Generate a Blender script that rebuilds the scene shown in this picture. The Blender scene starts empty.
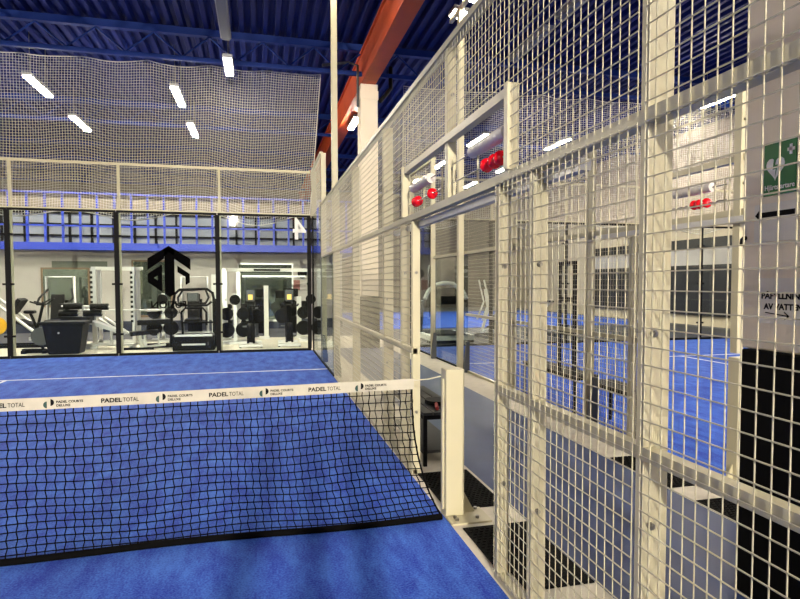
import bpy, math, random
from mathutils import Vector, Matrix
random.seed(7)
C = bpy.context.scene.collection
PI = math.pi

# ------------------------------------------------------------------ materials
MATS = {}
def lin(c):
    return tuple((v/12.92 if v <= .04045 else ((v+.055)/1.055)**2.4) for v in c)
def mat(name, rgb, rough=.5, metal=0., noise=0., nscale=20., bump=0., bscale=200., spec=.5, var=None):
    """rgb is sRGB 0..1; noise mixes towards a second tone"""
    m = bpy.data.materials.new(name); m.use_nodes = True
    nt = m.node_tree; b = nt.nodes['Principled BSDF']
    c = lin(rgb)
    b.inputs['Base Color'].default_value = (*c, 1)
    b.inputs['Roughness'].default_value = rough
    b.inputs['Metallic'].default_value = metal
    b.inputs['Specular IOR Level'].default_value = spec
    tc = nt.nodes.new('ShaderNodeTexCoord')
    if noise or var:
        n = nt.nodes.new('ShaderNodeTexNoise'); n.inputs['Scale'].default_value = nscale
        n.inputs['Detail'].default_value = 6
        nt.links.new(tc.outputs['Object'], n.inputs['Vector'])
        r = nt.nodes.new('ShaderNodeValToRGB')
        r.color_ramp.elements[0].position = .35; r.color_ramp.elements[1].position = .7
        c2 = lin(var) if var else tuple(v*(1-noise) for v in c)
        r.color_ramp.elements[0].color = (*c, 1); r.color_ramp.elements[1].color = (*c2, 1)
        nt.links.new(n.outputs['Fac'], r.inputs['Fac']); nt.links.new(r.outputs['Color'], b.inputs['Base Color'])
    if bump:
        n2 = nt.nodes.new('ShaderNodeTexNoise'); n2.inputs['Scale'].default_value = bscale
        nt.links.new(tc.outputs['Object'], n2.inputs['Vector'])
        bp = nt.nodes.new('ShaderNodeBump'); bp.inputs['Strength'].default_value = bump; bp.inputs['Distance'].default_value = .01
        nt.links.new(n2.outputs['Fac'], bp.inputs['Height']); nt.links.new(bp.outputs['Normal'], b.inputs['Normal'])
    MATS[name] = m
    return m
def emit(name, rgb, strength):
    m = bpy.data.materials.new(name); m.use_nodes = True
    nt = m.node_tree; nt.nodes.clear()
    e = nt.nodes.new('ShaderNodeEmission'); e.inputs['Color'].default_value = (*lin(rgb), 1); e.inputs['Strength'].default_value = strength
    o = nt.nodes.new('ShaderNodeOutputMaterial'); nt.links.new(e.outputs[0], o.inputs[0])
    return m
def glassmat(name, tint, refl=.5):
    m = bpy.data.materials.new(name); m.use_nodes = True
    nt = m.node_tree; nt.nodes.clear()
    t = nt.nodes.new('ShaderNodeBsdfTransparent'); t.inputs['Color'].default_value = (*tint, 1)
    g = nt.nodes.new('ShaderNodeBsdfGlossy'); g.inputs['Roughness'].default_value = .02
    f = nt.nodes.new('ShaderNodeFresnel'); f.inputs['IOR'].default_value = 1.45
    mu = nt.nodes.new('ShaderNodeMath'); mu.operation = 'MULTIPLY'; mu.inputs[1].default_value = refl
    mx = nt.nodes.new('ShaderNodeMixShader'); o = nt.nodes.new('ShaderNodeOutputMaterial')
    nt.links.new(f.outputs[0], mu.inputs[0]); nt.links.new(mu.outputs[0], mx.inputs[0])
    nt.links.new(t.outputs[0], mx.inputs[1]); nt.links.new(g.outputs[0], mx.inputs[2]); nt.links.new(mx.outputs[0], o.inputs[0])
    return m

CREAM  = mat('cream_powder_coat', (.72,.695,.585), .42, noise=.05, nscale=6)
WIRE   = mat('galvanised_cream_wire', (.66,.64,.55), .4)
TAPE   = mat('net_tape_white', (.72,.70,.64), .75, noise=.12, nscale=14)
INK    = mat('black_ink', (.06,.06,.07), .8, spec=.1)
DECAL  = mat('black_window_film', (.012,.012,.014), .9, spec=.05)
GREENINK = mat('dark_green_ink', (.05,.22,.20), .6)
BLACK  = mat('black_powder_coat', (.025,.025,.028), .65, spec=.18)
RUBBER = mat('black_rubber', (.045,.045,.045), .85, spec=.15, noise=.3, nscale=60)
STEEL  = mat('bolt_steel', (.55,.54,.52), .3, .9)
GREYST = mat('grey_steel_bracket', (.30,.31,.32), .45, .3)
SILVER = mat('brushed_silver', (.74,.74,.74), .35, .55)
WHITEG = mat('white_gym_enamel', (.85,.85,.83), .4)
BLACKCORD = mat('black_net_cord', (.02,.02,.025), .9, spec=.08)
NETW   = mat('pale_net_cord', (.74,.73,.71), .8)
BLUEST = mat('blue_painted_steel', (.10,.20,.62), .4)
DECK   = mat('blue_deck_paint', (.028,.10,.37), .6, spec=.15)
TRUSS  = mat('dark_blue_truss_paint', (.05,.17,.45), .6, spec=.2)
ORANGE = mat('orange_beam_paint', (.74,.27,.06), .6, noise=.15, nscale=3)
WALLG  = mat('grey_panel_wall', (.68,.66,.64), .6, noise=.12, nscale=1.5)
WALLB  = mat('warm_beige_wall', (.76,.71,.63), .8, noise=.15, nscale=2)
WALLD  = mat('dark_wall_panel', (.10,.10,.10), .5)
PANELW = mat('white_column_cladding', (.90,.85,.76), .5, noise=.05, nscale=3)
PAD    = mat('black_column_padding', (.02,.02,.022), .8, spec=.12)
CONC   = mat('pale_concrete', (.80,.77,.71), .75, noise=.14, nscale=9, bump=.1, bscale=80)
CREAMF = mat('pale_gym_floor', (.74,.72,.66), .5, noise=.06, nscale=4)
GREYF  = mat('grey_rubber_floor', (.24,.24,.27), .7, noise=.25, nscale=30)
CORR   = mat('blue_grey_corridor_floor', (.15,.225,.40), .5, noise=.12, nscale=4, bump=.05, bscale=60)
SLAB   = mat('hall_slab_concrete', (.45,.45,.45), .8, noise=.2, nscale=4)
MIRROR = mat('mirror_glass', (.50,.54,.50), .05, .85)
DARKGL = mat('dark_office_glass', (.30,.34,.38), .25)
PALEGL = mat('pale_office_blind', (.44,.46,.50), .6)
WOOD   = mat('brown_wood_trim', (.45,.36,.27), .6)
NAVY   = mat('navy_plastic_bin', (.022,.028,.05), .55, spec=.2)
VINYL  = mat('black_vinyl_pad', (.035,.035,.04), .6, spec=.2)
BLUEV  = mat('blue_vinyl_pad', (.12,.20,.42), .45)
YELLOW = mat('yellow_weight_plate', (.85,.65,.08), .5)
RED    = mat('red_plastic_ball', (.86,.05,.12), .25)
SHELLW = mat('white_plastic_roll', (.78,.76,.74), .35)
GREEN  = mat('safety_green_sign', (.08,.42,.20), .5)
WHITES = mat('sign_white', (.90,.90,.88), .5)
PAPER  = mat('paper_sheet', (.86,.84,.79), .7)
REDS   = mat('brown_red_sign', (.48,.30,.28), .6)
BENCHW = mat('dark_bench_slats', (.16,.16,.16), .6, noise=.3, nscale=15)
OFFD   = mat('unlit_lamp_diffuser', (.45,.46,.48), .6)
HOUSE  = mat('lamp_housing_grey', (.55,.56,.58), .5, .2)
GLASS  = glassmat('court_safety_glass', (.92,.955,.94), .32)
PANE   = glassmat('gallery_glass', (.92,.94,.95), .5)
LAMPE  = emit('lamp_diffuser', (1,.95,.86), 290)
LAMPC  = emit('court_lamp_diffuser', (1,.96,.89), 56)
LAMPD  = emit('far_court_lamp_diffuser', (1,.96,.90), 120)
FLOODE = emit('floodlight_lens', (1,.95,.84), 75)
SCREEN = emit('bike_screen', (1,.80,.42), 1.6)

def turf_mat(name, a, b_):
    m = bpy.data.materials.new(name); m.use_nodes = True
    nt = m.node_tree; b = nt.nodes['Principled BSDF']
    b.inputs['Roughness'].default_value = .85; b.inputs['Specular IOR Level'].default_value = .25
    b.inputs['Sheen Weight'].default_value = .06; b.inputs['Sheen Roughness'].default_value = .5
    b.inputs['Sheen Tint'].default_value = (.55,.7,1,1)
    tc = nt.nodes.new('ShaderNodeTexCoord')
    mp = nt.nodes.new('ShaderNodeMapping'); mp.inputs['Scale'].default_value = (1, .3, 1)
    nt.links.new(tc.outputs['Object'], mp.inputs['Vector'])
    n1 = nt.nodes.new('ShaderNodeTexNoise'); n1.inputs['Scale'].default_value = 7.; n1.inputs['Detail'].default_value = 8; n1.inputs['Roughness'].default_value = .7
    nt.links.new(mp.outputs[0], n1.inputs['Vector'])
    n2 = nt.nodes.new('ShaderNodeTexNoise'); n2.inputs['Scale'].default_value = 90; n2.inputs['Detail'].default_value = 3
    nt.links.new(tc.outputs['Object'], n2.inputs['Vector'])
    mx = nt.nodes.new('ShaderNodeMath'); mx.operation = 'MULTIPLY_ADD'; mx.inputs[1].default_value = .5
    nt.links.new(n2.outputs['Fac'], mx.inputs[0])
    sc = nt.nodes.new('ShaderNodeMath'); sc.operation = 'MULTIPLY'; sc.inputs[1].default_value = .65
    nt.links.new(n1.outputs['Fac'], sc.inputs[0]); nt.links.new(sc.outputs[0], mx.inputs[2])
    r = nt.nodes.new('ShaderNodeValToRGB')
    r.color_ramp.elements[0].position = .46; r.color_ramp.elements[0].color = (*lin(a), 1)
    r.color_ramp.elements[1].position = .70; r.color_ramp.elements[1].color = (*lin(b_), 1)
    nt.links.new(mx.outputs[0], r.inputs['Fac']); nt.links.new(r.outputs['Color'], b.inputs['Base Color'])
    bp = nt.nodes.new('ShaderNodeBump'); bp.inputs['Strength'].default_value = .35; bp.inputs['Distance'].default_value = .01
    nt.links.new(n2.outputs['Fac'], bp.inputs['Height']); nt.links.new(bp.outputs['Normal'], b.inputs['Normal'])
    return m
TURF = turf_mat('blue_artificial_turf', (.025,.165,.62), (.25,.44,.82))
LINEW = mat('white_turf_line', (.86,.88,.90), .8, noise=.1, nscale=30)

# ------------------------------------------------------------------ mesh builder
class MB:
    def __init__(s): s.v = []; s.f = []; s.sm = []
    def add(s, vs, fs, smooth=False):
        o = len(s.v); s.v += [tuple(v) for v in vs]
        for f in fs: s.f.append([i+o for i in f]); s.sm.append(smooth)
        return s
    def box(s, x0, x1, y0, y1, z0, z1):
        x0, x1 = min(x0,x1), max(x0,x1); y0, y1 = min(y0,y1), max(y0,y1); z0, z1 = min(z0,z1), max(z0,z1)
        return s.add([(x0,y0,z0),(x1,y0,z0),(x1,y1,z0),(x0,y1,z0),(x0,y0,z1),(x1,y0,z1),(x1,y1,z1),(x0,y1,z1)],
              [(3,2,1,0),(4,5,6,7),(0,1,5,4),(1,2,6,5),(2,3,7,6),(3,0,4,7)])
    def rbox(s, x0, x1, y0, y1, z0, z1, b=.01):
        """box with chamfered edges"""
        x0, x1 = min(x0,x1), max(x0,x1); y0, y1 = min(y0,y1), max(y0,y1); z0, z1 = min(z0,z1), max(z0,z1)
        b = min(b, (x1-x0)*.45, (y1-y0)*.45, (z1-z0)*.45)
        import bmesh
        bm = bmesh.new()
        r = bmesh.ops.create_cube(bm, size=1)
        for v in bm.verts:
            v.co = Vector(((x0+x1)/2+v.co.x*(x1-x0), (y0+y1)/2+v.co.y*(y1-y0), (z0+z1)/2+v.co.z*(z1-z0)))
        bmesh.ops.bevel(bm, geom=bm.edges[:], offset=b, segments=2, profile=.5, affect='EDGES')
        bm.verts.index_update()
        s.add([v.co[:] for v in bm.verts], [[v.index for v in f.verts] for f in bm.faces])
        bm.free(); return s
    def obb(s, p0, p1, w, h, up=(0,0,1)):
        """bar from p0 to p1, w across, h along up"""
        p0, p1 = Vector(p0), Vector(p1); d = (p1-p0).normalized(); u = Vector(up)
        if abs(d.dot(u)) > .98: u = Vector((0,1,0))
        a = d.cross(u).normalized(); u = a.cross(d).normalized()
        vs = []
        for p in (p0, p1):
            for i, j in ((-1,-1),(1,-1),(1,1),(-1,1)): vs.append(p + a*(w/2*i) + u*(h/2*j))
        return s.add(vs, [(0,1,2,3),(7,6,5,4),(0,4,5,1),(1,5,6,2),(2,6,7,3),(3,7,4,0)])
    def tube(s, pts, r, n=8, cap=True, smooth=True):
        pts = [Vector(p) for p in pts]; vs = []; fs = []; k = len(pts)
        rr = r if isinstance(r, (list, tuple)) else [r]*k
        a = None
        for i, p in enumerate(pts):
            d = ((pts[min(i+1,k-1)] - pts[max(i-1,0)])).normalized()
            if a is None:
                t = Vector((0,0,1)) if abs(d.z) < .9 else Vector((1,0,0))
                a = d.cross(t).normalized()
            else:
                a = (a - d*a.dot(d)).normalized()
            b = d.cross(a)
            for q in range(n):
                an = 2*PI*(q+.5)/n
                vs.append(p + (a*math.cos(an)+b*math.sin(an))*rr[i])
        for i in range(k-1):
            for q in range(n):
                fs.append((i*n+q, i*n+(q+1)%n, (i+1)*n+(q+1)%n, (i+1)*n+q))
        s.add(vs, fs, smooth)
        if cap:
            s.add(vs[:n], [tuple(range(n))[::-1]]); s.add(vs[-n:], [tuple(range(n))])
        return s
    def cyl(s, c, r, h, axis='z', n=16, r2=None):
        d = {'x':Vector((1,0,0)),'y':Vector((0,1,0)),'z':Vector((0,0,1))}[axis]
        c = Vector(c)
        return s.tube([c-d*h/2, c+d*h/2], [r, r if r2 is None else r2], n)
    def sph(s, c, r, n=14, sz=(1,1,1)):
        c = Vector(c); vs = []; fs = []; m = n//2
        for i in range(m+1):
            th = PI*i/m
            for q in range(n):
                ph = 2*PI*q/n
                vs.append((c.x+r*sz[0]*math.sin(th)*math.cos(ph), c.y+r*sz[1]*math.sin(th)*math.sin(ph), c.z+r*sz[2]*math.cos(th)))
        for i in range(m):
            for q in range(n):
                fs.append((i*n+q, (i+1)*n+q, (i+1)*n+(q+1)%n, i*n+(q+1)%n))
        return s.add(vs, fs, True)
    def prism(s, poly, d):
        """poly: 3d points, d: extrusion vector"""
        d = Vector(d); n = len(poly); a = [Vector(p) for p in poly]
        vs = a + [p+d for p in a]
        return s.add(vs, [tuple(range(n))[::-1], tuple(range(n, 2*n))] + [(i,(i+1)%n,n+(i+1)%n,n+i) for i in range(n)])
    def torus(s, c, R, r, axis='x', n=24, m=8):
        pts = []
        for i in range(n+1):
            a = 2*PI*i/n; u, w = R*math.cos(a), R*math.sin(a)
            pts.append({'x':(c[0],c[1]+u,c[2]+w),'y':(c[0]+u,c[1],c[2]+w),'z':(c[0]+u,c[1]+w,c[2])}[axis])
        return s.tube(pts, r, m, cap=False)
    def build(s, name, m, parent=None, bevel=0.):
        org = Vector((0,0,0))
        p = parent
        while p is not None: org += p.location; p = p.parent
        me = bpy.data.meshes.new(name)
        me.from_pydata([(v[0]-org.x, v[1]-org.y, v[2]-org.z) for v in s.v], [], s.f)
        me.polygons.foreach_set('use_smooth', s.sm)
        me.materials.append(m); me.validate(); me.update()
        o = bpy.data.objects.new(name, me); C.objects.link(o)
        if parent: o.parent = parent
        if bevel:
            bv = o.modifiers.new('bevel', 'BEVEL'); bv.width = bevel; bv.segments = 2; bv.limit_method = 'ANGLE'
        return o
def B(*a): return MB().box(*a)
def tag(o, label=None, cat=None, group=None, kind=None):
    if label: o['label'] = label
    if cat: o['category'] = cat
    if group: o['group'] = group
    if kind: o['kind'] = kind
    return o
def thing(name, loc, label, cat, group=None):
    o = bpy.data.objects.new(name, None); o.empty_display_size = .1
    C.objects.link(o); o.location = loc
    return tag(o, label, cat, group)
def struct(name, mb, m, label=None, cat=None):
    o = mb.build(name, m); o['kind'] = 'structure'
    return tag(o, label, cat)
def children(o): return [c for c in bpy.data.objects if c.parent == o]
def dup(o, delta=None, label=None, parent=None):
    c = o.copy(); C.objects.link(c)
    if parent is not None: c.parent = parent
    for ch in children(o): dup(ch, parent=c)
    if delta is not None: c.location = Vector(o.location) + Vector(delta)
    if label: c['label'] = label
    return c
def text_mb(s, size, origin, right, up, depth=.001, align='LEFT', bold=0., width=None):
    cu = bpy.data.curves.new('t', 'FONT'); cu.body = s; cu.size = size; cu.extrude = depth/2; cu.align_x = align
    cu.offset = bold; cu.resolution_u = 3
    ob = bpy.data.objects.new('t', cu); C.objects.link(ob)
    dg = bpy.context.evaluated_depsgraph_get(); dg.update()
    me = bpy.data.meshes.new_from_object(ob.evaluated_get(dg))
    R, U = Vector(right).normalized(), Vector(up).normalized(); N = R.cross(U); O = Vector(origin)
    xs = [v.co.x for v in me.vertices]; k = 1.
    if width: k = width/max(1e-6, max(xs)-min(xs))
    mb = MB()
    mb.add([O + R*(v.co.x*k) + U*v.co.y + N*v.co.z for v in me.vertices], [list(p.vertices) for p in me.polygons])
    bpy.data.objects.remove(ob); bpy.data.curves.remove(cu); bpy.data.meshes.remove(me)
    return mb

# ------------------------------------------------------------------ camera
f, yaw, pit, rol, cx, cy, cz, PX, PY = 602.5665, .253, -.044, -.0008, -1.1457, -3.7152, 1.5184, 415.6031, 309.5045
d = Vector((math.sin(yaw)*math.cos(pit), math.cos(yaw)*math.cos(pit), math.sin(pit)))
r = Vector((math.cos(yaw), -math.sin(yaw), 0)); u = r.cross(d)
r2 = r*math.cos(rol)+u*math.sin(rol); u2 = -r*math.sin(rol)+u*math.cos(rol)
cd = bpy.data.cameras.new('camera'); cam = bpy.data.objects.new('camera', cd); C.objects.link(cam)
M = Matrix.Identity(4)
for i in range(3):
    M[i][0] = r2[i]; M[i][1] = u2[i]; M[i][2] = -d[i]; M[i][3] = (cx,cy,cz)[i]
cam.matrix_world = M
cd.sensor_width = 36; cd.lens = f*36/800; cd.shift_x = (400-PX)/800; cd.shift_y = (PY-299.5)/800
cd.clip_start = .05; cd.clip_end = 200
bpy.context.scene.camera = cam

# ------------------------------------------------------------------ hall shell and floors
HX0, HX1, HY0, HY1, HZ = -14., 14.2, -25., 33., 7.05
struct('floor', B(HX0,HX1,HY0,HY1,-.2,-.02), SLAB)
struct('wall_left', B(HX0-.2,HX0,HY0,HY1,-.2,HZ+.2), WALLG)
struct('wall_right', B(HX1,HX1+.2,HY0,HY1,-.2,HZ+.2), WALLB)
struct('wall_back', B(HX0,HX1,HY1,HY1+.2,-.2,HZ+.2), mat('dark_far_wall', (.38,.35,.33), .8, noise=.2, nscale=1.5))
struct('wall_front', B(HX0,HX1,HY0-.2,HY0,-.2,HZ+.2), WALLG)
# ribbed ceiling deck, ribs along y
mb = MB(); p = .25; x = HX0; prof = []
while x < HX1:
    prof += [(x, HZ), (x+.09, HZ), (x+.125, HZ+.11), (x+.215, HZ+.11)]; x += p
prof.append((HX1+.1, HZ))
vs = [(a,HY0,b) for a,b in prof] + [(a,HY1,b) for a,b in prof]; n = len(prof)
mb.add(vs, [(i,i+1,n+i+1,n+i) for i in range(n-1)])
mb.box(HX0,HX1+.2,HY0,HY1,HZ+.14,HZ+.2)
struct('ceiling', mb, DECK)
turf = struct('court_turf', B(-10,0,-10,10,-.02,0), TURF, 'bright blue artificial turf of the near padel court', 'turf')
B(-10,0,6.925,6.975,0,.003).build('court_line', LINEW, turf)
B(-5.025,-4.975,-7.15,6.925,0,.003).build('court_line', LINEW, turf)
B(-10,0,-6.975,-6.925,0,.003).build('court_line', LINEW, turf)
turf2 = struct('court_turf', B(2.3,12.3,-10,10,-.02,0), TURF, 'bright blue artificial turf of the far padel court beyond the corridor', 'turf')
B(2.3,12.3,6.925,6.975,0,.003).build('court_line', LINEW, turf2)
B(7.275,7.325,-7.15,6.925,0,.003).build('court_line', LINEW, turf2)
B(2.3,12.3,-6.975,-6.925,0,.003).build('court_line', LINEW, turf2)
struct('concrete_strip', B(0,.49,-10.2,10.3,-.02,0), CONC, 'pale concrete strip under the near fence', 'floor')
struct('corridor_floor', B(.49,1.75,-24.9,10.3,-.02,0), CORR, 'blue-grey corridor floor between the two courts', 'floor')
struct('concrete_strip', B(1.75,2.3,-10.2,10.3,-.02,0), CONC, 'pale concrete strip under the far court fence', 'floor')
struct('gym_floor', B(-14,2.,10.3,13.6,-.02,0), CREAMF, 'pale cream gym floor behind the glass wall', 'floor')
struct('gym_floor', B(-14,2.,13.6,17.,-.02,0), GREYF, 'grey rubber gym floor by the mirrored wall', 'floor')
struct('gym_floor', B(2.,13.5,10.3,15.6,-.02,0), GREYF, 'grey gym floor behind the far court', 'floor')
turf3 = struct('court_turf', B(2.4,13.5,15.8,27,-.02,0), TURF, 'strip of blue turf beyond the gym and treadmill', 'turf')
# right hall wall: dark doors band
struct('trim_1', B(14.08,14.2,2,22,.35,2.15), WALLD)
struct('trim_2', B(14.1,14.2,2,22,2.15,2.75), WALLG)
struct('trim_3', B(14.08,14.2,2,22,2.75,3.1), WALLD)

# ------------------------------------------------------------------ gym back wall and gallery
mb = B(-14,1.6,17,17.15,0,2.55)
for i in range(13):
    xx = -13.2+1.2*i; mb.box(xx,xx+.02,16.99,17,.3,2.5)
struct('wall_gym', mb, WALLG)
struct('baseboard_gym', B(-14,1.6,16.96,17,0,.32), mat('dark_skirting', (.16,.18,.24), .5))
fas = struct('gallery_floor', B(-14,2.2,16.4,21,2.52,2.74), BLUEST, 'blue steel edge beam and deck of the upper gallery', 'gallery')
struct('wall_gallery', B(-14,2.2,18.6,18.75,2.74,4.34), mat('gallery_wall_cream', (.50,.475,.41), .6))
mb = MB()
for i in range(24):
    xx = -13.8+.66*i; mb.box(xx-.035,xx+.035,18.5,18.58,2.8,3.86)
for zz in (2.8,3.1,3.47,3.84): mb.box(-13.9,1.5,18.5,18.58,zz-.03,zz+.03)
wf = struct('window_1', mb, BLACK)
B(-13.9,1.5,18.57,18.59,2.82,3.84).build('pane', PALEGL, wf)
# railing of the gallery
rl = thing('gallery_railing', (-5,16.45,2.74), 'blue steel railing along the edge of the upper gallery', 'railing')
B(-14,2.2,16.42,16.48,4.2,4.25).build('top_rail', BLUEST, rl)
B(-14,2.2,16.43,16.47,3.22,3.27).build('middle_rail', BLUEST, rl)
for i in range(35):
    xx = -13.9+.472*i; B(xx-.03,xx+.03,16.43,16.49,2.74,4.2).build('baluster', BLUEST, rl)
# mirrors
for k,(a,b,z0,z1,lab) in enumerate([(-7.55,-6.3,.84,1.95,'dark framed gym mirror behind the navy bin'),(-5.0,-3.9,.5,2.2,'tall gym mirror behind the black arrow logo'),(-1.8,-.1,.3,2.13,'wide pale green gym mirror behind the exercise bikes')]):
    t = thing('wall_mirror', ((a+b)/2,16.97,z0), lab, 'mirror')
    B(a,b,16.955,16.985,z0,z1).build('glass', MIRROR, t)
    mb = MB().box(a-.05,b+.05,16.94,16.985,z0-.06,z0).box(a-.05,b+.05,16.94,16.985,z1,z1+.05).box(a-.05,a,16.94,16.985,z0,z1).box(b,b+.05,16.94,16.985,z0,z1)
    mb.build('frame', WOOD if k < 2 else SILVER, t)
t = tag(B(-7.3,-5.75,16.975,16.99,1.98,2.2).build('wall_panel', mat('olive_panel', (.38,.40,.36), .6)), 'olive panel strip above the dark framed mirror', 'panel')
t = tag(B(-.08,.17,16.97,16.99,1.28,1.62).build('wall_sign', REDS), 'small brown-red notice on the gym wall right of the mirror', 'sign')
t = tag(MB().sph((.25,16.93,1.85),.16,14,(1,.35,1.1)).build('wall_ball', BLACK), 'black ball hung on the gym wall by the corner post', 'ball')

# ------------------------------------------------------------------ ceiling steel
def ibeam(x0, x1, z0, z1, y0, y1):
    w = (x1-x0); c = (x0+x1)/2
    return MB().box(x0,x1,y0,y1,z0,z0+.04).box(x0,x1,y0,y1,z1-.05,z1).box(c-.12,c+.12,y0,y1,z0+.04,z1-.05)
tag(ibeam(1.17,1.5,6.1,6.87,HY0+.02,HY1-.02).build('roof_beam', ORANGE), 'orange steel roof beam running lengthwise over the corridor', 'beam')
def truss(y, xa, xb, label):
    t = thing('roof_truss', ((xa+xb)/2, y, 6.35), label, 'truss', 'blue roof trusses')
    B(xa,xb,y-.07,y+.07,6.88,7.03).build('top_chord', TRUSS, t)
    B(xa,xb,y-.05,y+.05,6.33,6.42).build('bottom_chord', TRUSS, t)
    mb = MB(); n = int((xb-xa)/.55); s = (xb-xa)/n
    for i in range(n):
        a, b = (6.42,6.88) if i%2 == 0 else (6.88,6.42)
        mb.tube([(xa+i*s,y,a),(xa+(i+1)*s,y,b)], .022, 6)
    mb.build('web', TRUSS, t)
for y, nm in ((-7.6,'behind the camera side'),(-1.6,'above the net'),(4.4,'short of the glass wall'),(10.4,'above the glass back wall'),(16.4,'above the gallery edge'),(22.4,'beyond the gallery'),(28.4,'nearest the far end wall')):
    truss(y, HX0, 1.24, 'blue lattice roof truss over the near court, '+nm)
    truss(y, 1.51, HX1, 'blue lattice roof truss over the far court, '+nm)

# columns
def column(y0, y1, x1, label):
    t = thing('building_column', ((1.15+x1)/2,(y0+y1)/2,0), label, 'column')
    MB().rbox(1.15,x1,y0,y1,1.2,6.1,.01).build('shaft', PANELW, t)
    MB().rbox(1.12,x1+.03,y0-.03,y1-.04,0,1.2,.012).build('padding', PAD, t)['label'] = 'black protective padding'
    MB().rbox(1.135,x1+.015,y0-.015,y1+.015,5.75,5.95,.006).build('collar', PANELW, t)
    return t
column(-1.9,-1.24,1.62,'white clad column with black padding and green sign beside the corridor')
far_col = column(10.2,10.65,1.55,'white column with black padding far down the corridor under the orange beam')

MB().tube([(1.11,10.35,5.6),(1.11,10.35,6.55),(.9,10.4,6.62),(.3,10.4,6.50)],.03,8).build('conduit_pipe', GREYST, far_col)
MB().tube([(1.9,10.4,6.6),(1.9,10.4,6.1),(1.75,10.3,5.9),(1.62,10.3,5.75)],.05,8).build('drain_pipe', BLACK, far_col)
# ------------------------------------------------------------------ lamps
def lamp(x, y0, y1, label, on=True, z=6.2, em=None):
    t = thing('ceiling_lamp', (x,(y0+y1)/2,z), label, 'lamp', 'long ceiling lamps')
    MB().rbox(x-.10,x+.10,y0,y1,z+.03,z+.11,.015).build('housing', HOUSE, t)
    B(x-.075,x+.075,y0+.03,y1-.03,z,z+.028).build('diffuser', (em or LAMPE) if on else OFFD, t)
    mb = MB()
    for yy in (y0+.25, y1-.25): mb.tube([(x,yy,z+.11),(x,yy,HZ+.02)], .008, 5)
    mb.build('suspension_wire', STEEL, t)
    return t
LL = 'long white lamp seen through the netting, '
lamp(-6, 11.25, 12.8, z=6.0, label=LL+'upper left one'); lamp(-3, 11.25, 12.85, z=6.0, label=LL+'upper right one')
lamp(-6, 14.55, 16.2, z=6.0, label=LL+'lower left one'); lamp(-3, 14.55, 16.2, z=6.0, label=LL+'lower right one')
lamp(-9, 11.25, 12.8, z=6.0, label=LL+'left of the two rows, near'); lamp(-9, 14.55, 16.2, z=6.0, label=LL+'left of the two rows, far')
lamp(-1.72, 9.1, 10.15, 'bright hanging lamp in front of the netting top edge', z=6.0, em=LAMPC)
lamp(-1.72, 6.9, 8.7, 'unlit long lamp at the top of the photo before the bright hanging lamp', False)
lamp(1.46, 12.6, 13.9, 'lit lamp beside the orange beam and column', z=5.95)
for i, y in enumerate((14.4, 18.8, 23.0)): lamp(5.87, y, y+1.7, 'lit lamp over the gym behind the far court, %s of the left row' % ('first','second','third')[i])
for i, y in enumerate((14.3, 18.8, 23.0)): lamp(8.7, y, y+1.7, 'lit lamp over the gym behind the far court, %s of the right row' % ('first','second','third')[i])
lamp(4.12, 6.7, 8.4, 'unlit long lamp over the far court, farther one', False)
lamp(4.12, 4.6, 6.3, 'unlit long lamp over the far court, nearer one', False)
lamp(10.4, 8.9, 10.3, 'lit lamp high over the far end of the far court')
# lamps over the courts, above and behind the camera
for x in (-9.4, -8.2):
    for y in (-12.5, -8.5, 1.0, 4.2):
        lamp(x, y, y+1.6, 'court lamp over the near court above or behind the viewer', em=LAMPC)
for x in (4.6, 7.4, 10.4):
    for y in (-10.5, -6.5, -2.5, 1.2):
        lamp(x, y, y+1.6, 'court lamp over the far court outside the view', em=LAMPD)

# unseen floodlight added far behind the viewer, throws shadow bands along the court
FARE = emit('added_floodlight_lens', (1,.95,.86), 29000)
x, y = -2.92, -22.
t = thing('added_floodlight', (x,y,6.1), 'added floodlight behind the viewer, throwing the turf shadow bands', 'lamp')
MB().obb((x,y-.06,6.12),(x,y+.03,6.09),.22,.56).build('housing', HOUSE, t)
MB().obb((x,y+.031,6.09),(x,y+.04,6.087),.15,.5).build('lens', FARE, t)
MB().tube([(x,y,6.35),(x,y,HZ+.02)],.02,6).build('bracket', STEEL, t)
# unseen posts added on the end wall line to cast the turf shadow bands
for xx, lab in ((0,'at the fence corner'),(-1.63,'right one of the close pair'),(-1.79,'left one of the close pair'),(-2.,'beside the close pair'),(-4,'in the middle'),(-6,'left of the middle'),(-8,'second from the far side'),(-10,'at the far corner')):
    t = thing('shadow_post', (xx,-10.08,0), 'cream post added behind the viewer to cast a shadow band, '+lab, 'post', 'added shadow posts behind the viewer')
    w_ = .05 if xx > -1 or xx <= -2 else .045
    MB().rbox(xx-w_,xx+w_,-10.13,-10.03,0,3.15,.004).build('post', CREAM, t)
    MB().rbox(xx-.07,xx+.07,-10.17,-9.99,0,.012,.003).build('base_plate', CREAM, t)
# floodlight masts
def mast(x, y, label, inward, H=6.15):
    t = thing('light_mast', (x,y,0), label, 'light mast', 'floodlight masts')
    MB().rbox(x-.05,x+.05,y-.05,y+.05,0,H,.008).build('mast', CREAM, t)
    MB().box(x-.03,x+.03,y-.55,y+.55,H-.05,H+.01).build('crossbar', CREAM, t)
    for s in (-1,1):
        c = Vector((x+inward*.12, y+s*.33, H+.05))
        mb = MB().obb(c+Vector((-inward*.18,0,.03)), c+Vector((inward*.18,0,-.02)), .34, .07)
        h = mb.build('floodlight', HOUSE, t)
        MB().obb(c+Vector((-inward*.16,0,-.012)), c+Vector((inward*.16,0,-.062)), .29, .012).build('lens', FLOODE, h)
mast(.118, 6.7, 'tall cream light mast at the near fence rising past the roof truss', -1, 6.75)
mast(.118, -6.7, 'cream light mast at the near fence behind the viewer', -1)
mast(2.182, 6.1, 'cream light mast of the far court, seen above the fence top', 1)
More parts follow.
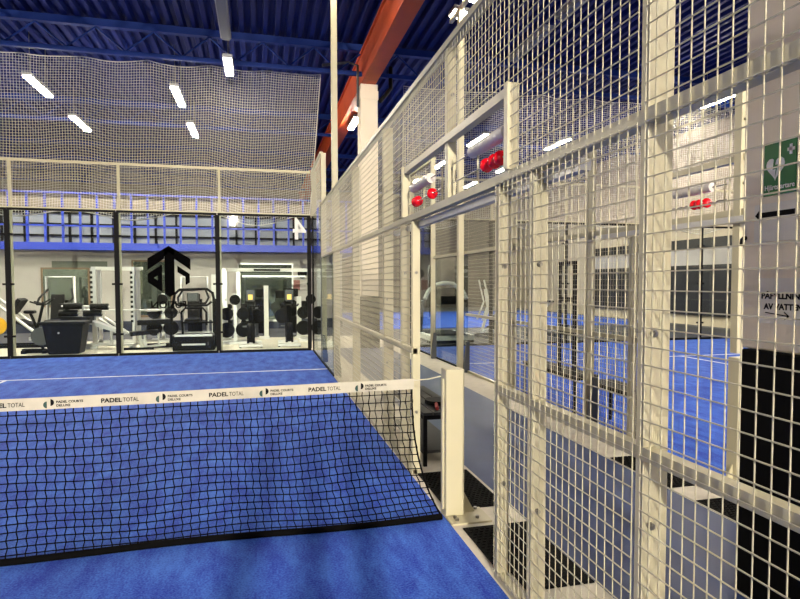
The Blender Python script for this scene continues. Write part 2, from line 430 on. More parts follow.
mast(2.182, -6.35, 'cream light mast of the far court behind the viewer', 1)

# ------------------------------------------------------------------ side fences
WT = .0034
def wires(x, dr, y0, y1, z0, z1, cy_=.05, cz_=.0575):
    """welded wire grid in the plane x, horizontals on the court side"""
    mb = MB(); s = 1 if dr > 0 else -1
    n = max(1, round((y1-y0)/cy_))
    for i in range(n+1):
        yy = y0+(y1-y0)*i/n; mb.box(x+s*WT, x+s*2*WT, yy-.0012, yy+.0012, z0, z1)
    k = max(1, int(math.ceil(z0/cz_)))
    while k*cz_ <= z1+1e-6:
        mb.box(x, x+s*WT, y0, y1, k*cz_-WT/2, k*cz_+WT/2); k += 1
    return mb
def post(root, x, dr, y, z0, z1, w=.038, dd=(.012,.105), bolts=(.75,1.36,2.4)):
    mb = MB().rbox(x+dr*dd[0], x+dr*dd[1], y-w, y, z0, z1, .004)
    p = mb.build('post', CREAM, root)
    for zz in bolts:
        if z0 < zz < z1:
            MB().cyl((x+dr*(dd[0]+.03), y-w-.006, zz), .012, .012, 'y', 8).cyl((x+dr*(dd[0]+.03), y-w-.014, zz), .007, .01, 'y', 6).build('bolt', STEEL, p)
    return p
def side_fence(x, dr, which):
    s = dr
    t = thing('side_fence', (x+s*.06, 0, 0), which, 'fence')
    X = lambda a: x+s*a
    # wire panels
    for (a,b) in ((-6.02,-4.05),(-4.03,-2.08),(2.02,4.0),(4.02,6.0)):
        wires(x, s, a, b, .03, 3.0).build('wire_mesh', WIRE, t)
    wires(x, s, -2.04, -.87, .03, 2.02).build('wire_mesh', WIRE, t)
    wires(x, s, .87, 2.0, .03, 2.02).build('wire_mesh', WIRE, t)
    wires(x, s, -2.04, -1.03, 2.04, 3.0).build('wire_mesh', WIRE, t)
    wires(x, s, 1.12, 2.0, 2.04, 3.0).build('wire_mesh', WIRE, t)
    wires(x, s, -1.02, 1.1, 2.42, 3.0).build('wire_mesh', WIRE, t)
    wires(x, s, 6.02, 8.0, 2.03, 3.0).build('wire_mesh', WIRE, t)
    wires(x, s, 8.0, 10.0, 3.03, 4.0).build('wire_mesh', WIRE, t)
    # posts
    for y in (-6.0,-4.02,-2.045,2.02,4.02): post(t, x, s, y, 0, 3.0)
    if s > 0: post(t, x, s, 6.02, 0, 3.0)
    post(t, x, s, 8.0, 0, 4.0); post(t, x, s, 10.0, 3.03, 4.0)
    post(t, x, s, -.86, 0, 2.0, .035, (.012,.075), (.5,1.6)); post(t, x, s, -1.24, 0, 2.0, .045, (.012,.085), (.5,1.6))
    post(t, x, s, .895, 0, 2.0, .035, (.012,.075), (.5,1.6)); post(t, x, s, 1.28, 0, 2.0, .045, (.012,.085), (.5,1.6))
    post(t, x, s, .02, 2.05 if s > 0 else 1.0, 3.0, .07, (.012,.07), (2.24,2.7))
    # rails
    def rail(y0, y1, z, h=.042, a=.01, b=.052): B(X(a),X(b),y0,y1,z-h,z).build('rail', CREAM, t)
    rail(-6.02,-.86,1.003); rail(.86,6.02,1.003)
    rail(-6.02,8.0,2.055,.047,.0088,.06)
    rail(-6.02,8.0,3.03,.04,-.004,.06)
    rail(8.0,10.0,4.03,.04,-.004,.05)
    rail(-6.02,-.86,.035,.035); rail(.86,6.02,.035,.035)
    # sliding door track
    B(X(.06),X(.105),-1.6,1.75,1.955,2.0).build('door_track', SILVER, t)
    # frame of the score counter window
    mb = MB().rbox(X(-.012),X(.05),-1.05,-1.005,2.055,2.46,.003).rbox(X(-.012),X(.05),1.1,1.145,2.055,2.46,.003)
    mb.box(X(.0),X(.05),-1.005,1.1,2.405,2.45)
    mb.build('counter_frame', CREAM, t)
    # glass at the far corner, stepped
    g = B(X(.0),X(.012),8.02,9.99,.03,3.0).build('corner_glass', GLASS, t)
    g = B(X(.0),X(.012),6.04,8.0,.03,2.0).build('corner_glass', GLASS, t)
    B(X(-.005),X(.02),6.04,9.99,0,.03).build('glass_channel', BLACK, t)
    B(X(-.004),X(.03),9.90,9.985,.03,3.0).build('corner_gasket', BLACK, t)
    B(X(-.002),X(.016),7.985,8.03,.03,3.0).build('corner_gasket', GREYST, t)
    # grey steel feet
    for y in (6.0, 7.98) if s > 0 else (2.0, 6.0, 7.98):
        mb = MB().prism([(X(.014),y-.1,0),(X(.11),y-.1,0),(X(.11),y-.1,.12),(X(.06),y-.1,.52),(X(.014),y-.1,.52)], (0,.06,0))
        mb.build('post_foot', GREYST, t)
    return t
near_f = side_fence(0., 1, 'cream welded wire fence of the near court with door opening by the net')
far_f = side_fence(2.3, -1, 'cream welded wire fence of the far court across the corridor')

# score counters (beads on rods)
def counter(x, ya, yb, label, whites, reds):
    t = thing('score_counter', (x,(ya+yb)/2,2.06), label, 'score counter')
    fr = MB().tube([(x,ya,2.26),(x,yb,2.26)], .005, 6).tube([(x,ya,2.145),(x,yb,2.145)], .005, 6)
    fr.build('rod', STEEL, t)
    m2 = MB()
    for y in (ya+.02, (ya+yb)/2, yb-.02): m2.tube([(x,y,2.055),(x,y,2.3)], .006, 6)
    m2.build('upright', CREAM, t)
    for y in whites:
        MB().cyl((x,y,2.26), .036, .058, 'y', 18).build('white_bead', SHELLW, t)
    for y in reds:
        MB().sph((x,y,2.145), .039, 16, (1,.9,1)).build('red_bead', RED, t)
counter(.035, .12, 1.08, 'score counter with two red balls left of the middle post', [.44+.062*i for i in range(8)], [.83,.77,.38])
counter(.035, -.98, -.08, 'score counter with red balls in a row right of the middle post', [-.48-.062*i for i in range(8)], [-.67,-.78,-.86])
counter(2.265, .12, 1.08, 'score counter of the far court with red balls above the doorway', [.3+.062*i for i in range(7)], [.33,.41,.47])

# ------------------------------------------------------------------ back walls (glass 3 m, wire to 4 m)
def back_wall(xa, y, where, names):
    for i in range(5):
        a = xa-2*i
        t = thing('glass_wall_panel', (a-1,y,0), names[i], 'glass panel')
        B(a-1.985,a-.015,y,y+.012,.05,2.99).build('pane', GLASS, t)
        B(a-1.99,a-.01,y-.02,y+.03,0,.05).build('bottom_channel', BLACK, t)
        B(a-1.99,a-.01,y-.02,y+.03,2.985,3.03).build('top_channel', BLACK, t)
        mb = MB()
        for zz in (.45,1.5,2.5): mb.box(a-.1,a-.01,y-.015,y+.03,zz-.02,zz+.02); mb.box(a-1.99,a-1.9,y-.015,y+.03,zz-.02,zz+.02)
        mb.build('clamp', BLACK, t)
        B(a-2.045,a-1.955,y-.012,y+.022,.05,2.99).build('gasket', BLACK, t)
        if i == 0: B(a-.085,a+.0,y-.012,y+.03,.05,2.99).build('gasket', BLACK, t)
    t = thing('back_fence', (xa-5,y,3.03), 'cream wire fence above the glass wall '+where, 'fence')
    mb = MB()
    n = 200
    for i in range(n+1):
        xx = xa-10*i/n; mb.box(xx-WT/2,xx+WT/2,y+.04,y+.04+WT,3.05,4.)
    for k in range(19): mb.box(xa-10,xa,y+.036,y+.04,3.06+.052*k,3.06+.052*k+WT)
    mb.build('wire_mesh', WIRE, t)
    B(xa-10,xa,y+.03,y+.08,3.03,3.06).build('rail', CREAM, t)
    B(xa-10,xa,y+.03,y+.08,3.97,4.02).build('rail', CREAM, t)
    for i in range(6):
        xx = xa-2*i; MB().rbox(xx+.02,xx+.075,y+.05,y+.10,0 if i else 3.03,4.02,.004).build('post', CREAM, t)
back_wall(-.02, 10.02, 'of the near court', ['rightmost glass back wall panel of the near court with the white figure sticker','glass back wall panel with the black arrow logo','glass back wall panel in front of the silver rack','glass back wall panel at the left edge of the photo','glass back wall panel of the near court left of the photo'])
back_wall(12.3, 10.02, 'of the far court', ['glass back wall panel of the far court, far right','glass back wall panel of the far court, second from right','glass back wall panel of the far court, middle one','glass back wall panel of the far court, second from left','glass back wall panel of the far court in front of the treadmill'])
# far court outer side fence
t = thing('side_fence', (12.4,0,0), 'cream wire fence on the outer side of the far court', 'fence')
for a in (2.,4.,6.): wires(12.35, 1, a+.02, a+1.98, .03, 3.0, .1, .115).build('wire_mesh', WIRE, t)
for a in (2.,4.,6.,8.,10.): MB().rbox(12.36,12.44,a-.04,a+.04,0,3.02,.004).build('post', CREAM, t)
for z in (1.,2.05,3.03): B(12.36,12.4,2,10,z-.04,z).build('rail', CREAM, t)

# logo and writing on the glass (seen mirrored from the court side)
YG = 10.0165
def poly(pts): # px style local coords -> world, x to the right, z up; logo box x -3.43..-2.58, z 1.22..2.31
    return [(-3.005+a*.425, YG, 1.765+b*.545) for a, b in pts]
mb = MB(); D = (0,.003,0)
# arrow head halves + shaft
def lp(*pts): return poly([((x_-132.5)/92.5, (189.5-y_)/117.5) for x_, y_ in pts])
mb.prism(lp((132,72),(226,130),(226,182),(156,132),(156,120),(132,100)), D); mb.prism(lp((132,72),(132,100),(112,120),(112,130),(40,182),(40,130)), D)
mb.prism(lp((113,85),(156,85),(156,290),(135,307),(113,290)), D)
mb.prism(lp((40,200),(102,158),(102,196),(66,218),(40,238)), D); mb.prism(lp((40,238),(66,218),(102,244),(102,283)), D)
mb.prism(lp((84,206),(102,196),(102,244),(84,231)), D)
mb.prism(lp((168,162),(222,200),(222,240),(203,252),(203,214),(168,192)), D)
lg = tag(mb.build('glass_logo', DECAL), 'large black arrow logo on the glass back wall', 'logo')
tag(text_mb('FUSION', .21, (-2.66,YG,.99), (-1,0,0), (0,0,1), .002, width=.70, bold=.004).build('glass_lettering', DECAL), 'black mirrored company lettering under the arrow logo', 'lettering')
tag(text_mb('TRÄNINGSCENTER', .085, (-2.72,YG,.87), (-1,0,0), (0,0,1), .002, width=.54, bold=.002).build('glass_lettering', DECAL), 'small black mirrored line under the big lettering', 'lettering')
tag(text_mb('4', .68, (-.13,YG,2.50), (-1,0,0), (0,0,1), .002, width=.29, bold=.01).build('glass_number', WHITES), 'white mirrored number sticker high on the rightmost glass panel', 'number')

# ------------------------------------------------------------------ netting hung from the roof behind the back walls
def sag_net(xa, xb, y, label, ztop, zbot, edge=0., cell=.056):
    t = thing('hanging_netting', ((xa+xb)/2,y,zbot), label, 'netting')
    def ed(x): # scalloped edges
        q = (x-xb)/1.25
        return ztop - .1*abs(math.sin(PI*q))**.8*.6 - .01*(xb-x)
    def eb(x):
        q = (x-xb)/2.6
        return zbot - .22*(math.sin(PI*q)**2) + .05*math.sin(x*1.7)
    def P(u_, v_):
        x = xa+(xb-xa)*u_
        zt, zb = ed(x), eb(x)
        z = zt+(zb-zt)*v_
        x2 = x - edge*v_*(u_**2)
        return (x2, y+.10*math.sin(x*1.5+z)*math.sin(PI*v_)+.05*math.sin(x*4), z)
    nu = int((xb-xa)/cell); nv = int((ztop-zbot)/cell)
    mb = MB()
    for i in range(nu+1): mb.tube([P(i/nu, j/10) for j in range(11)], .0048, 3, False, False)
    for j in range(nv+1): mb.tube([P(i/40, j/nv) for i in range(41)], .0048, 3, False, False)
    mb.build('net_mesh', NETW, t)
    MB().tube([P(i/60, 0) for i in range(61)], .012, 5).build('top_cord', NETW, t)
    MB().tube([P(i/60, 1) for i in range(61)], .012, 5).build('bottom_cord', NETW, t)
    MB().tube([P(1, j/20) for j in range(21)], .012, 5).build('side_cord', NETW, t)
sag_net(-9.5, .3, 10.75, 'white netting hung high behind the glass wall of the near court', 6.42, 3.12, .28)
sag_net(2.3, 12.2, 10.75, 'white netting hung high behind the far court', 6.42, 3.12, .0)

# ------------------------------------------------------------------ the padel net
XL = -10.0
def net_end(z): # right edge of the net, leaning in towards the top
    k = max(0., min(1., z/.88)); return -.19*(1-(1-k)**2.6)
def ntop(x): return .835 + .03*((x+5)/5)**2
net = thing('padel_net', (-5,0,0), 'black padel net with white printed tape across the near court', 'net')
def NP(x, v): # v 0 bottom 1 top
    zt = ntop(x); z = .015 + (zt-.015)*(v**1.12)
    k = max(0., min(1., (x+1.4)/1.4))
    xx = x - .02*k + k*(net_end(z))
    b = (1-v)
    yy = .02*math.sin(x*3.1)*b + .035*math.sin(x*5.3+1.2)*b*b*math.sin(PI*min(1,v*2.2)) - .03*b*b*math.sin(PI*b)
    yy -= .06*b*b
    z -= .010*math.sin(x*6.0+v*2)*math.sin(PI*v)
    return (xx, yy, z)
mb = MB(); n = 213
for i in range(n+1):
    x = XL + (0-XL)*i/n
    mb.tube([(lambda P_: (P_[0]+.0045*(-1)**(j+i)*(0 if j in (0,19) else 1), P_[1], P_[2]))(NP(x, j/19)) for j in range(20)], .0036, 4, False, False)
nv = 19
for j in range(nv+1):
    mb.tube([NP(XL+(0-XL)*i/240, j/nv) for i in range(241)], .0036, 4, False, False)
mb.build('net_mesh', BLACKCORD, net)
MB().tube([NP(XL+(0-XL)*i/100, 0) for i in range(101)], .022, 6).build('bottom_band', BLACKCORD, net)
MB().tube([NP(0, j/16) for j in range(17)], .006, 5).build('side_cord', BLACKCORD, net)
# tape
mb = MB(); N = 100; TH = .062
for i in range(N):
    xa_, xb_ = XL+.2+(9.8-.2)*i/N, XL+.2+(9.8-.2)*(i+1)/N
    za, zb = ntop(xa_), ntop(xb_)
    ya = .003*math.sin(xa_*9); yb = .003*math.sin(xb_*9)
    for dy in (-.006,.006):
        mb.add([(xa_,ya+dy,za-.022),(xb_,yb+dy,zb-.022),(xb_,yb+dy,zb+.044),(xa_,ya+dy,za+.044)], [(0,1,2,3) if dy < 0 else (3,2,1,0)])
    mb.add([(xa_,ya-.006,za+.044),(xb_,yb-.006,zb+.044),(xb_,yb+.006,zb+.044),(xa_,ya+.006,za+.044)], [(0,1,2,3)])
tape = mb.build('tape', TAPE, net)
def on_tape(mb, name, m): return mb.build(name, m, tape)
for k in range(-1, 5):
    x0 = -2.02 + .577*k
    def slope(x): return (ntop(x+.1)-ntop(x-.1))/.2
    def P0(x, dz): return (x, -.0105, ntop(x)+dz)
    rr = (1,0,slope(x0+.1))
    if k >= 0 and x0 > -.6: break
    on_tape(text_mb('PADEL', .034, P0(x0,.0), rr, (0,0,1), .001, width=.108, bold=.001), 'lettering', INK)
    on_tape(text_mb('TOTAL', .034, P0(x0+.115,.0), rr, (0,0,1), .001, width=.082), 'lettering', INK)
for k in range(-1, 4):
    xl = -1.73 + .577*k - (.0)
    if xl > -.3: break
    mb = MB()
    for sgn, cxx in ((1,.016),(-1,.034)):
        pts = []
        for q in range(13):
            a = PI*(.5+q/12) if sgn > 0 else PI*(-.5+q/12)
            pts.append((xl+cxx+.018*math.cos(a), -.0105, ntop(xl)+.010+sgn*-.006+.019*math.sin(a)))
        on_tape(MB().prism(pts, (0,-.001,0)), 'logo', GREENINK if sgn > 0 else INK)
    rr = (1,0,0)
    on_tape(text_mb('PADEL COURTS', .018, (xl+.062,-.0105,ntop(xl)+.012), rr, (0,0,1), .001, width=.135, bold=.0006), 'lettering', INK)
    on_tape(text_mb('DELUXE', .018, (xl+.062,-.0105,ntop(xl)-.008), rr, (0,0,1), .001, width=.07, bold=.0006), 'lettering', INK)
MB().tube([(-.2,0,ntop(0)+.03),(-.1,0,.90),(-.016,0,.915)], .004, 5).build('tension_cord', TAPE, net)
# net posts
def net_post(x, sgn, label):
    t = thing('net_post', (x+sgn*.06,0,0), label, 'net post')
    p = MB().rbox(x+sgn*.0,x+sgn*.125,-.06,.05,.012,.965,.006).build('post', CREAM, t)
    B(x-sgn*.012,x,-.02,.012,.05,.9).build('hook_rail', CREAM, p)
    MB().prism([(x+sgn*.125,-.02,.012),(x+sgn*.21,-.02,.012),(x+sgn*.125,-.02,.17)], (0,.012,0)).build('gusset', CREAM, t)
    pl = MB().rbox(x,x+sgn*.27,-.19,.05,0,.012,.002).build('base_plate', CREAM, t)
    for a, b in ((.05,-.14),(.19,-.13),(.23,.02),(.05,-.1)):
        MB().cyl((x+sgn*a,b,.02), .013, .016, 'z', 6).build('bolt', STEEL, pl)
    return t
net_post(0., 1, 'short cream net post with gusset foot at the near net')
net_post(2.37, -1, 'cream net post of the far court half hidden by the white column')
net2 = dup(net, (12.42,0,0), 'black padel net of the far court behind the column')

# ------------------------------------------------------------------ mats
def rmat(x0, x1, y0, y1, label):
    t = thing('rubber_mat', ((x0+x1)/2,(y0+y1)/2,0), label, 'mat')
    notch = x0 < .1 and y0 < -1
    sh = MB().rbox(x0,x1,y0 if not notch else -.855,y1,0,.01,.003)
    if notch: sh.rbox(.11,x1,y0,-.855,0,.01,.003)
    sh.build('sheet', RUBBER, t)
    mb = MB(); nx = int((x1-x0)/.035); ny = int((y1-y0)/.035)
    for i in range(nx):
        for j in range(ny):
            a = x0+.02+i*.035+(.0175 if j%2 else 0); b = y0+.02+j*.035
            if a < x1-.015 and not (notch and a < .125 and b < -.84): mb.box(a-.009,a+.009,b-.009,b+.009,.01,.016)
    o = mb.build('studs', RUBBER, t); o['kind'] = 'stuff'
rmat(.05,.46,.06,.855,'black studded rubber mat between the net post and the corridor bench')
rmat(.05,.48,-1.05,-.25,'black studded rubber mat in the doorway in front of the net post')
rmat(.11,.48,-2.0,-1.35,'black studded rubber mat at the bottom edge behind the near fence')
rmat(1.77,2.19,.07,.85,'black studded rubber mat beyond the net post of the far court')
rmat(1.77,2.19,-1.1,-.21,'black studded rubber mat beside the white column')

# ------------------------------------------------------------------ benches
def bench(x0, x1, y0, y1, label, h=.45, shelf=False, slats=4):
    t = thing('bench', ((x0+x1)/2,(y0+y1)/2,0), label, 'bench')
    w = (x1-x0)/slats; mb = MB()
    for i in range(slats): mb.rbox(x0+i*w+.004,x0+(i+1)*w-.004,y0,y1,h-.025,h,.003)
    mb.build('seat', BENCHW, t)
    fr = MB().box(x0+.01,x1-.01,y0+.01,y0+.04,h-.06,h-.026).box(x0+.01,x1-.01,y1-.04,y1-.01,h-.06,h-.026).box(x0+.01,x0+.04,y0+.04,y1-.04,h-.06,h-.026).box(x1-.04,x1-.01,y0+.04,y1-.04,h-.06,h-.026)
    fr.build('frame', BLACK, t)
    for a in (x0+.01,x1-.04):
        for b in (y0+.01,y1-.04): B(a,a+.03,b,b+.03,0,h-.06).build('leg', BLACK, t)
    if shelf: B(x0+.01,x1-.01,y0+.04,y1-.04,.10,.125).build('shelf', BENCHW, t)
    return t
bench(.14,.50,1.02,2.3,'dark slatted bench with lower shelf in the corridor beside the door post', shelf=True)
bench(2.34,2.64,1.3,2.2,'dark bench just inside the far court fence, nearer one with empty seat')
b2 = bench(2.34,2.66,2.5,3.9,'dark bench with tall black rack inside the far court fence')
for y in (2.52,2.9): B(2.35,2.39,y,y+.04,.45,1.75).build('rack_upright', BLACK, b2)
for z in (1.72,1.3,.9): B(2.35,2.38,2.52,2.94,z,z+.05).build('rack_bar', BLACK, b2)
# racket left on the corridor bench
t = thing('padel_racket', (.33,1.25,.45), 'black padel racket with red grip lying on the corridor bench', 'racket')
pts = []
for q in range(20):
    a = 2*PI*q/20; pts.append((.36+.10*math.cos(a), 1.38+.12*math.sin(a), .452))
MB().prism(pts, (0,0,.035)).build('head', BLACK, t)
MB().tube([(.33,1.28,.468),(.28,1.08,.468)], .016, 8).build('grip', mat('red_grip', (.55,.12,.10), .6), t)

# ------------------------------------------------------------------ signs on the near column
XS = 1.148
def sign(name, y0, y1, z0, z1, m, label, cat='sign'):
    t = thing(name, (XS,(y0+y1)/2,z0), label, cat)
    MB().box(XS-.006,XS,y0,y1,z0,z1).build('plate', m, t)
    return t
ya, yb = -1.372, -1.546     # left and right edge as seen from the court (right = towards -y)
rt, up = (0,-1,0), (0,0,1)
def S(a, z): return (XS-.0065, a, z)
t = sign('first_aid_sign', yb, ya, 1.92, 2.155, GREEN, 'green defibrillator sign with white heart and cross on the white column')
pts = []
for q in range(24):
    a = 2*PI*q/24
    hx = 16*math.sin(a)**3; hz = 13*math.cos(a)-5*math.cos(2*a)-2*math.cos(3*a)-math.cos(4*a)
    pts.append((XS-.0065, -1.437-hx*.0032, 2.045+hz*.0036))
MB().prism(pts, (-.001,0,0)).build('heart', WHITES, t)
MB().prism([S(-1.43,2.088),S(-1.445,2.088),S(-1.436,2.056),S(-1.452,2.056),S(-1.437,2.0),S(-1.440,2.036),S(-1.423,2.036)], (-.002,0,0)).build('lightning_bolt', GREEN, t)
MB().box(XS-.0075,XS-.006,-1.538,-1.500,2.105,2.119).box(XS-.0075,XS-.006,-1.526,-1.512,2.09,2.134).build('cross', WHITES, t)
text_mb('Hjärtstartare', .033, S(-1.378,1.945), rt, up, .001, width=.162, bold=.0005).build('lettering', WHITES, t)
t = sign('arrow_sign', -1.556, -1.322, 1.71, 1.885, PAPER, 'white paper with a black arrow pointing left below the green sign')
mb = MB().box(XS-.0075,XS-.006,-1.548,-1.36,1.822,1.846).prism([S(-1.328,1.834),S(-1.35,1.856),S(-1.35,1.812)], (-.0015,0,0)).box(XS-.0075,XS-.006,-1.366,-1.354,1.79,1.875)
mb.build('arrow', INK, t)
t = sign('water_sign', -1.64, -1.36, 1.33, 1.54, PAPER, 'white paper about water filling with an arrow to the right on the column')
text_mb('PÅFYLLNING', .037, S(-1.375,1.445), rt, up, .001, width=.24, bold=.0016).build('lettering', INK, t)
text_mb('AV VATTEN', .037, S(-1.392,1.396), rt, up, .001, width=.21, bold=.0016).build('lettering', INK, t)
mb = MB().obb(S(-1.40,1.380), S(-1.53,1.367), .003, .005, (0,0,1)).obb(S(-1.505,1.385), S(-1.53,1.367), .003, .005, (0,0,1)).obb(S(-1.508,1.352), S(-1.53,1.367), .003, .005, (0,0,1))
mb.build('arrow', INK, t)
t = tag(MB().tube([(1.15,-1.262,1.735),(1.138,-1.262,1.738),(1.132,-1.256,1.728),(1.132,-1.254,1.705)], .007, 8).cyl((1.147,-1.262,1.735),.011,.006,'x',10).build('wall_hook', BLACK), 'small black hook on the white column left of the signs', 'hook')

# ------------------------------------------------------------------ gym equipment behind the glass
def T(mb, pts, r_=.022): return mb.tube(pts, r_, 8)
# leg press
t = thing('leg_press', (-6.9,12.5,0), 'silver sled leg press with yellow plate at the left edge', 'gym machine')
mb = MB(); T(mb,[(-7.5,12.3,1.4),(-6.15,12.3,.22)],.035); T(mb,[(-7.5,12.8,1.4),(-6.15,12.8,.22)],.035); T(mb,[(-6.15,12.2,.2),(-6.15,12.9,.2)],.03)
mb.build('rails', SILVER, t)
mb = MB().box(-7.6,-5.95,12.25,12.32,0,.07).box(-7.6,-5.95,12.78,12.85,0,.07).box(-7.5,-7.42,12.25,12.85,0,1.4); mb.build('frame', BLACK, t)
MB().obb((-6.85,12.55,.80),(-6.62,12.55,1.14),.5,.09,(1,0,-1)).build('backrest', VINYL, t)
MB().obb((-6.7,12.55,.62),(-6.4,12.55,.5),.5,.09).build('seat', VINYL, t)
MB().cyl((-7.06,12.2,.53),.21,.05,'y',24).cyl((-7.06,12.17,.53),.05,.06,'y',12).build('weight_plate', YELLOW, t)
# magnetic bike left of bin
t = thing('exercise_bike', (-5.9,11.1,0), 'black upright exercise bike left of the navy bin', 'exercise bike')
MB().box(-6.15,-5.62,11.0,11.12,0,.09).box(-6.12,-6.04,10.85,11.35,0,.07).box(-5.72,-5.64,10.85,11.35,0,.07).build('base', BLACK, t)
mb = MB(); T(mb,[(-5.75,11.06,.05),(-5.85,11.06,.55),(-5.72,11.06,1.12)],.03); T(mb,[(-5.85,11.06,.5),(-5.98,11.06,.86)],.03); mb.build('frame', BLACK, t)
MB().cyl((-5.78,11.06,.36),.2,.08,'y',20).build('flywheel', GREYST, t)
MB().rbox(-6.1,-5.88,10.97,11.15,.86,.93,.03).build('saddle', VINYL, t)
mb = MB(); T(mb,[(-5.95,10.95,1.12),(-5.72,10.9,1.05),(-5.55,10.95,1.18)],.018); T(mb,[(-5.95,11.2,1.12),(-5.72,11.2,1.05),(-5.55,11.2,1.18)],.018); mb.build('handlebar', BLACK, t)
# navy bin
t = thing('storage_bin', (-5.22,10.85,0), 'navy tapered bin standing against the glass', 'bin')
mb = MB().add([(-5.52,10.6,0),(-4.92,10.6,0),(-4.92,11.05,0),(-5.52,11.05,0),(-5.62,10.55,.66),(-4.82,10.55,.66),(-4.82,11.1,.66),(-5.62,11.1,.66)],
  [(3,2,1,0),(0,1,5,4),(1,2,6,5),(2,3,7,6),(3,0,4,7),(4,5,6,7)]); mb.build('body', NAVY, t, .02)
MB().rbox(-5.66,-4.78,10.52,11.13,.63,.70,.015).build('rim', NAVY, t)
MB().cyl((-5.3,10.565,.46),.02,.02,'y',10).build('lock', SILVER, t)
# roller bench behind the bin
t = thing('roller_bench', (-5.0,11.6,0), 'silver sit-up bench with four black foam rollers behind the navy bin', 'gym machine')
mb = MB()
for (a,z) in ((-5.25,.98),(-4.75,.98),(-5.32,.82),(-4.84,.82)): mb.cyl((a,11.5,z),.075,.34,'x',14)
for i,(a,z) in enumerate(((-5.26,1.0),(-4.72,.98),(-5.36,.84),(-4.86,.83))): MB().cyl((a,11.5,z),.075,.38,'x',16).build('roller', VINYL, t)
mb = MB(); T(mb,[(-5.5,11.5,1.0),(-4.5,11.5,.98)],.02); T(mb,[(-5.5,11.5,.84),(-4.6,11.5,.83)],.02); T(mb,[(-5.05,11.5,1.0),(-5.05,11.6,.1)],.035); T(mb,[(-5.05,11.6,.1),(-4.0,11.6,.08)],.03); T(mb,[(-4.5,11.6,.1),(-4.5,11.6,.5)],.03)
mb.box(-5.3,-4.8,11.55,11.65,0,.07).box(-4.1,-4.0,11.4,11.8,0,.06); mb.build('frame', SILVER, t)
MB().obb((-5.5,11.6,.72),(-4.9,11.6,.70),.4,.09).build('seat', VINYL, t); MB().obb((-4.9,11.6,.62),(-4.2,11.6,.36),.34,.08).build('back_pad', SILVER, t)
# squat rack
t = thing('squat_rack', (-4.6,12.7,0), 'silver squat rack with notched uprights and barbell behind the glass', 'rack')
for xx in (-5.06,-4.16):
    u_ = B(xx-.05,xx+.05,12.45,12.53,0,1.92).build('upright', SILVER, t)
    mb = MB()
    for k in range(11): mb.box(xx-.075,xx-.02,12.43,12.449,.55+k*.12,.61+k*.12)
    mb.build('notches', BLACK, u_)
    B(xx-.04,xx+.04,13.0,13.08,0,1.9).build('upright', SILVER, t)
mb = B(-5.1,-3.95,12.46,12.52,1.85,1.92).box(-5.1,-4.1,13.0,13.06,1.84,1.9).box(-5.09,-5.03,12.5,13.05,1.85,1.9).box(-4.19,-4.13,12.5,13.05,1.85,1.9); mb.build('top_frame', WHITEG, t)
mb = MB(); T(mb,[(-4.95,12.45,.65),(-4.4,12.4,.25)],.035); T(mb,[(-4.95,13.0,.65),(-4.4,12.95,.25)],.035); mb.box(-5.15,-3.9,12.42,12.5,0,.07).box(-5.15,-3.9,13.0,13.08,0,.07); mb.build('brace', SILVER, t)
t = tag(MB().tube([(-5.35,12.38,.86),(-3.5,12.38,.85)],.022,10).cyl((-5.2,12.38,.86),.035,.25,'x',12).cyl((-3.7,12.38,.85),.035,.3,'x',12).build('barbell', SILVER), 'empty silver barbell resting across the squat rack', 'barbell')
# adjustable bench
t = thing('weight_bench', (-3.7,11.3,0), 'black padded weight bench with white feet left of the arrow lettering', 'gym bench')
MB().obb((-4.02,11.2,.36),(-3.45,11.35,.40),.28,.09).build('seat', VINYL, t)
MB().obb((-3.9,11.45,.60),(-3.15,11.5,.62),.28,.11).build('back_pad', VINYL, t)
mb = MB(); T(mb,[(-3.82,11.2,.34),(-3.78,11.2,.04)],.035); T(mb,[(-3.72,11.25,.34),(-3.7,11.25,.04)],.03); T(mb,[(-3.8,11.2,.05),(-3.3,11.4,.08)],.03); T(mb,[(-3.45,11.4,.36),(-3.45,11.45,.08)],.025)
mb.build('frame', WHITEG, t)
MB().box(-4.2,-3.52,11.12,11.2,0,.05).box(-3.75,-3.15,11.5,11.58,.0,.1).build('foot', BLACK, t)
# stepper / stair machine
t = thing('stair_machine', (-2.6,10.8,0), 'black tube framed stair machine close behind the glass under the arrow logo', 'gym machine')
mb = MB()
T(mb,[(-3.08,10.6,.1),(-3.04,10.6,.9),(-2.98,10.62,1.28),(-2.88,10.62,1.37),(-2.3,10.62,1.39),(-2.18,10.62,1.3),(-2.12,10.62,1.0),(-2.12,10.6,.1)],.032)
T(mb,[(-3.0,10.62,1.1),(-2.9,10.62,1.02),(-2.3,10.62,1.02),(-2.2,10.62,1.1)],.026)
T(mb,[(-2.85,10.9,.15),(-2.88,10.9,.85),(-2.8,10.9,.95),(-2.42,10.9,.95),(-2.34,10.9,.85),(-2.34,10.9,.55)],.026)
T(mb,[(-2.88,10.9,.62),(-2.2,10.9,.62)],.022)
mb.build('handrail', BLACK, t)
mb = B(-3.05,-2.15,10.62,11.4,.0,.34); mb.build('step_base', BLACK, t, .02)
B(-3.0,-2.2,10.6,10.618,.32,.37).build('step_edge', SILVER, t)
B(-2.85,-2.35,10.6,10.619,.12,.16).build('rail_bar', SILVER, t)
MB().rbox(-2.75,-2.5,10.85,10.95,1.1,1.3,.02).build('console', GREYST, t)
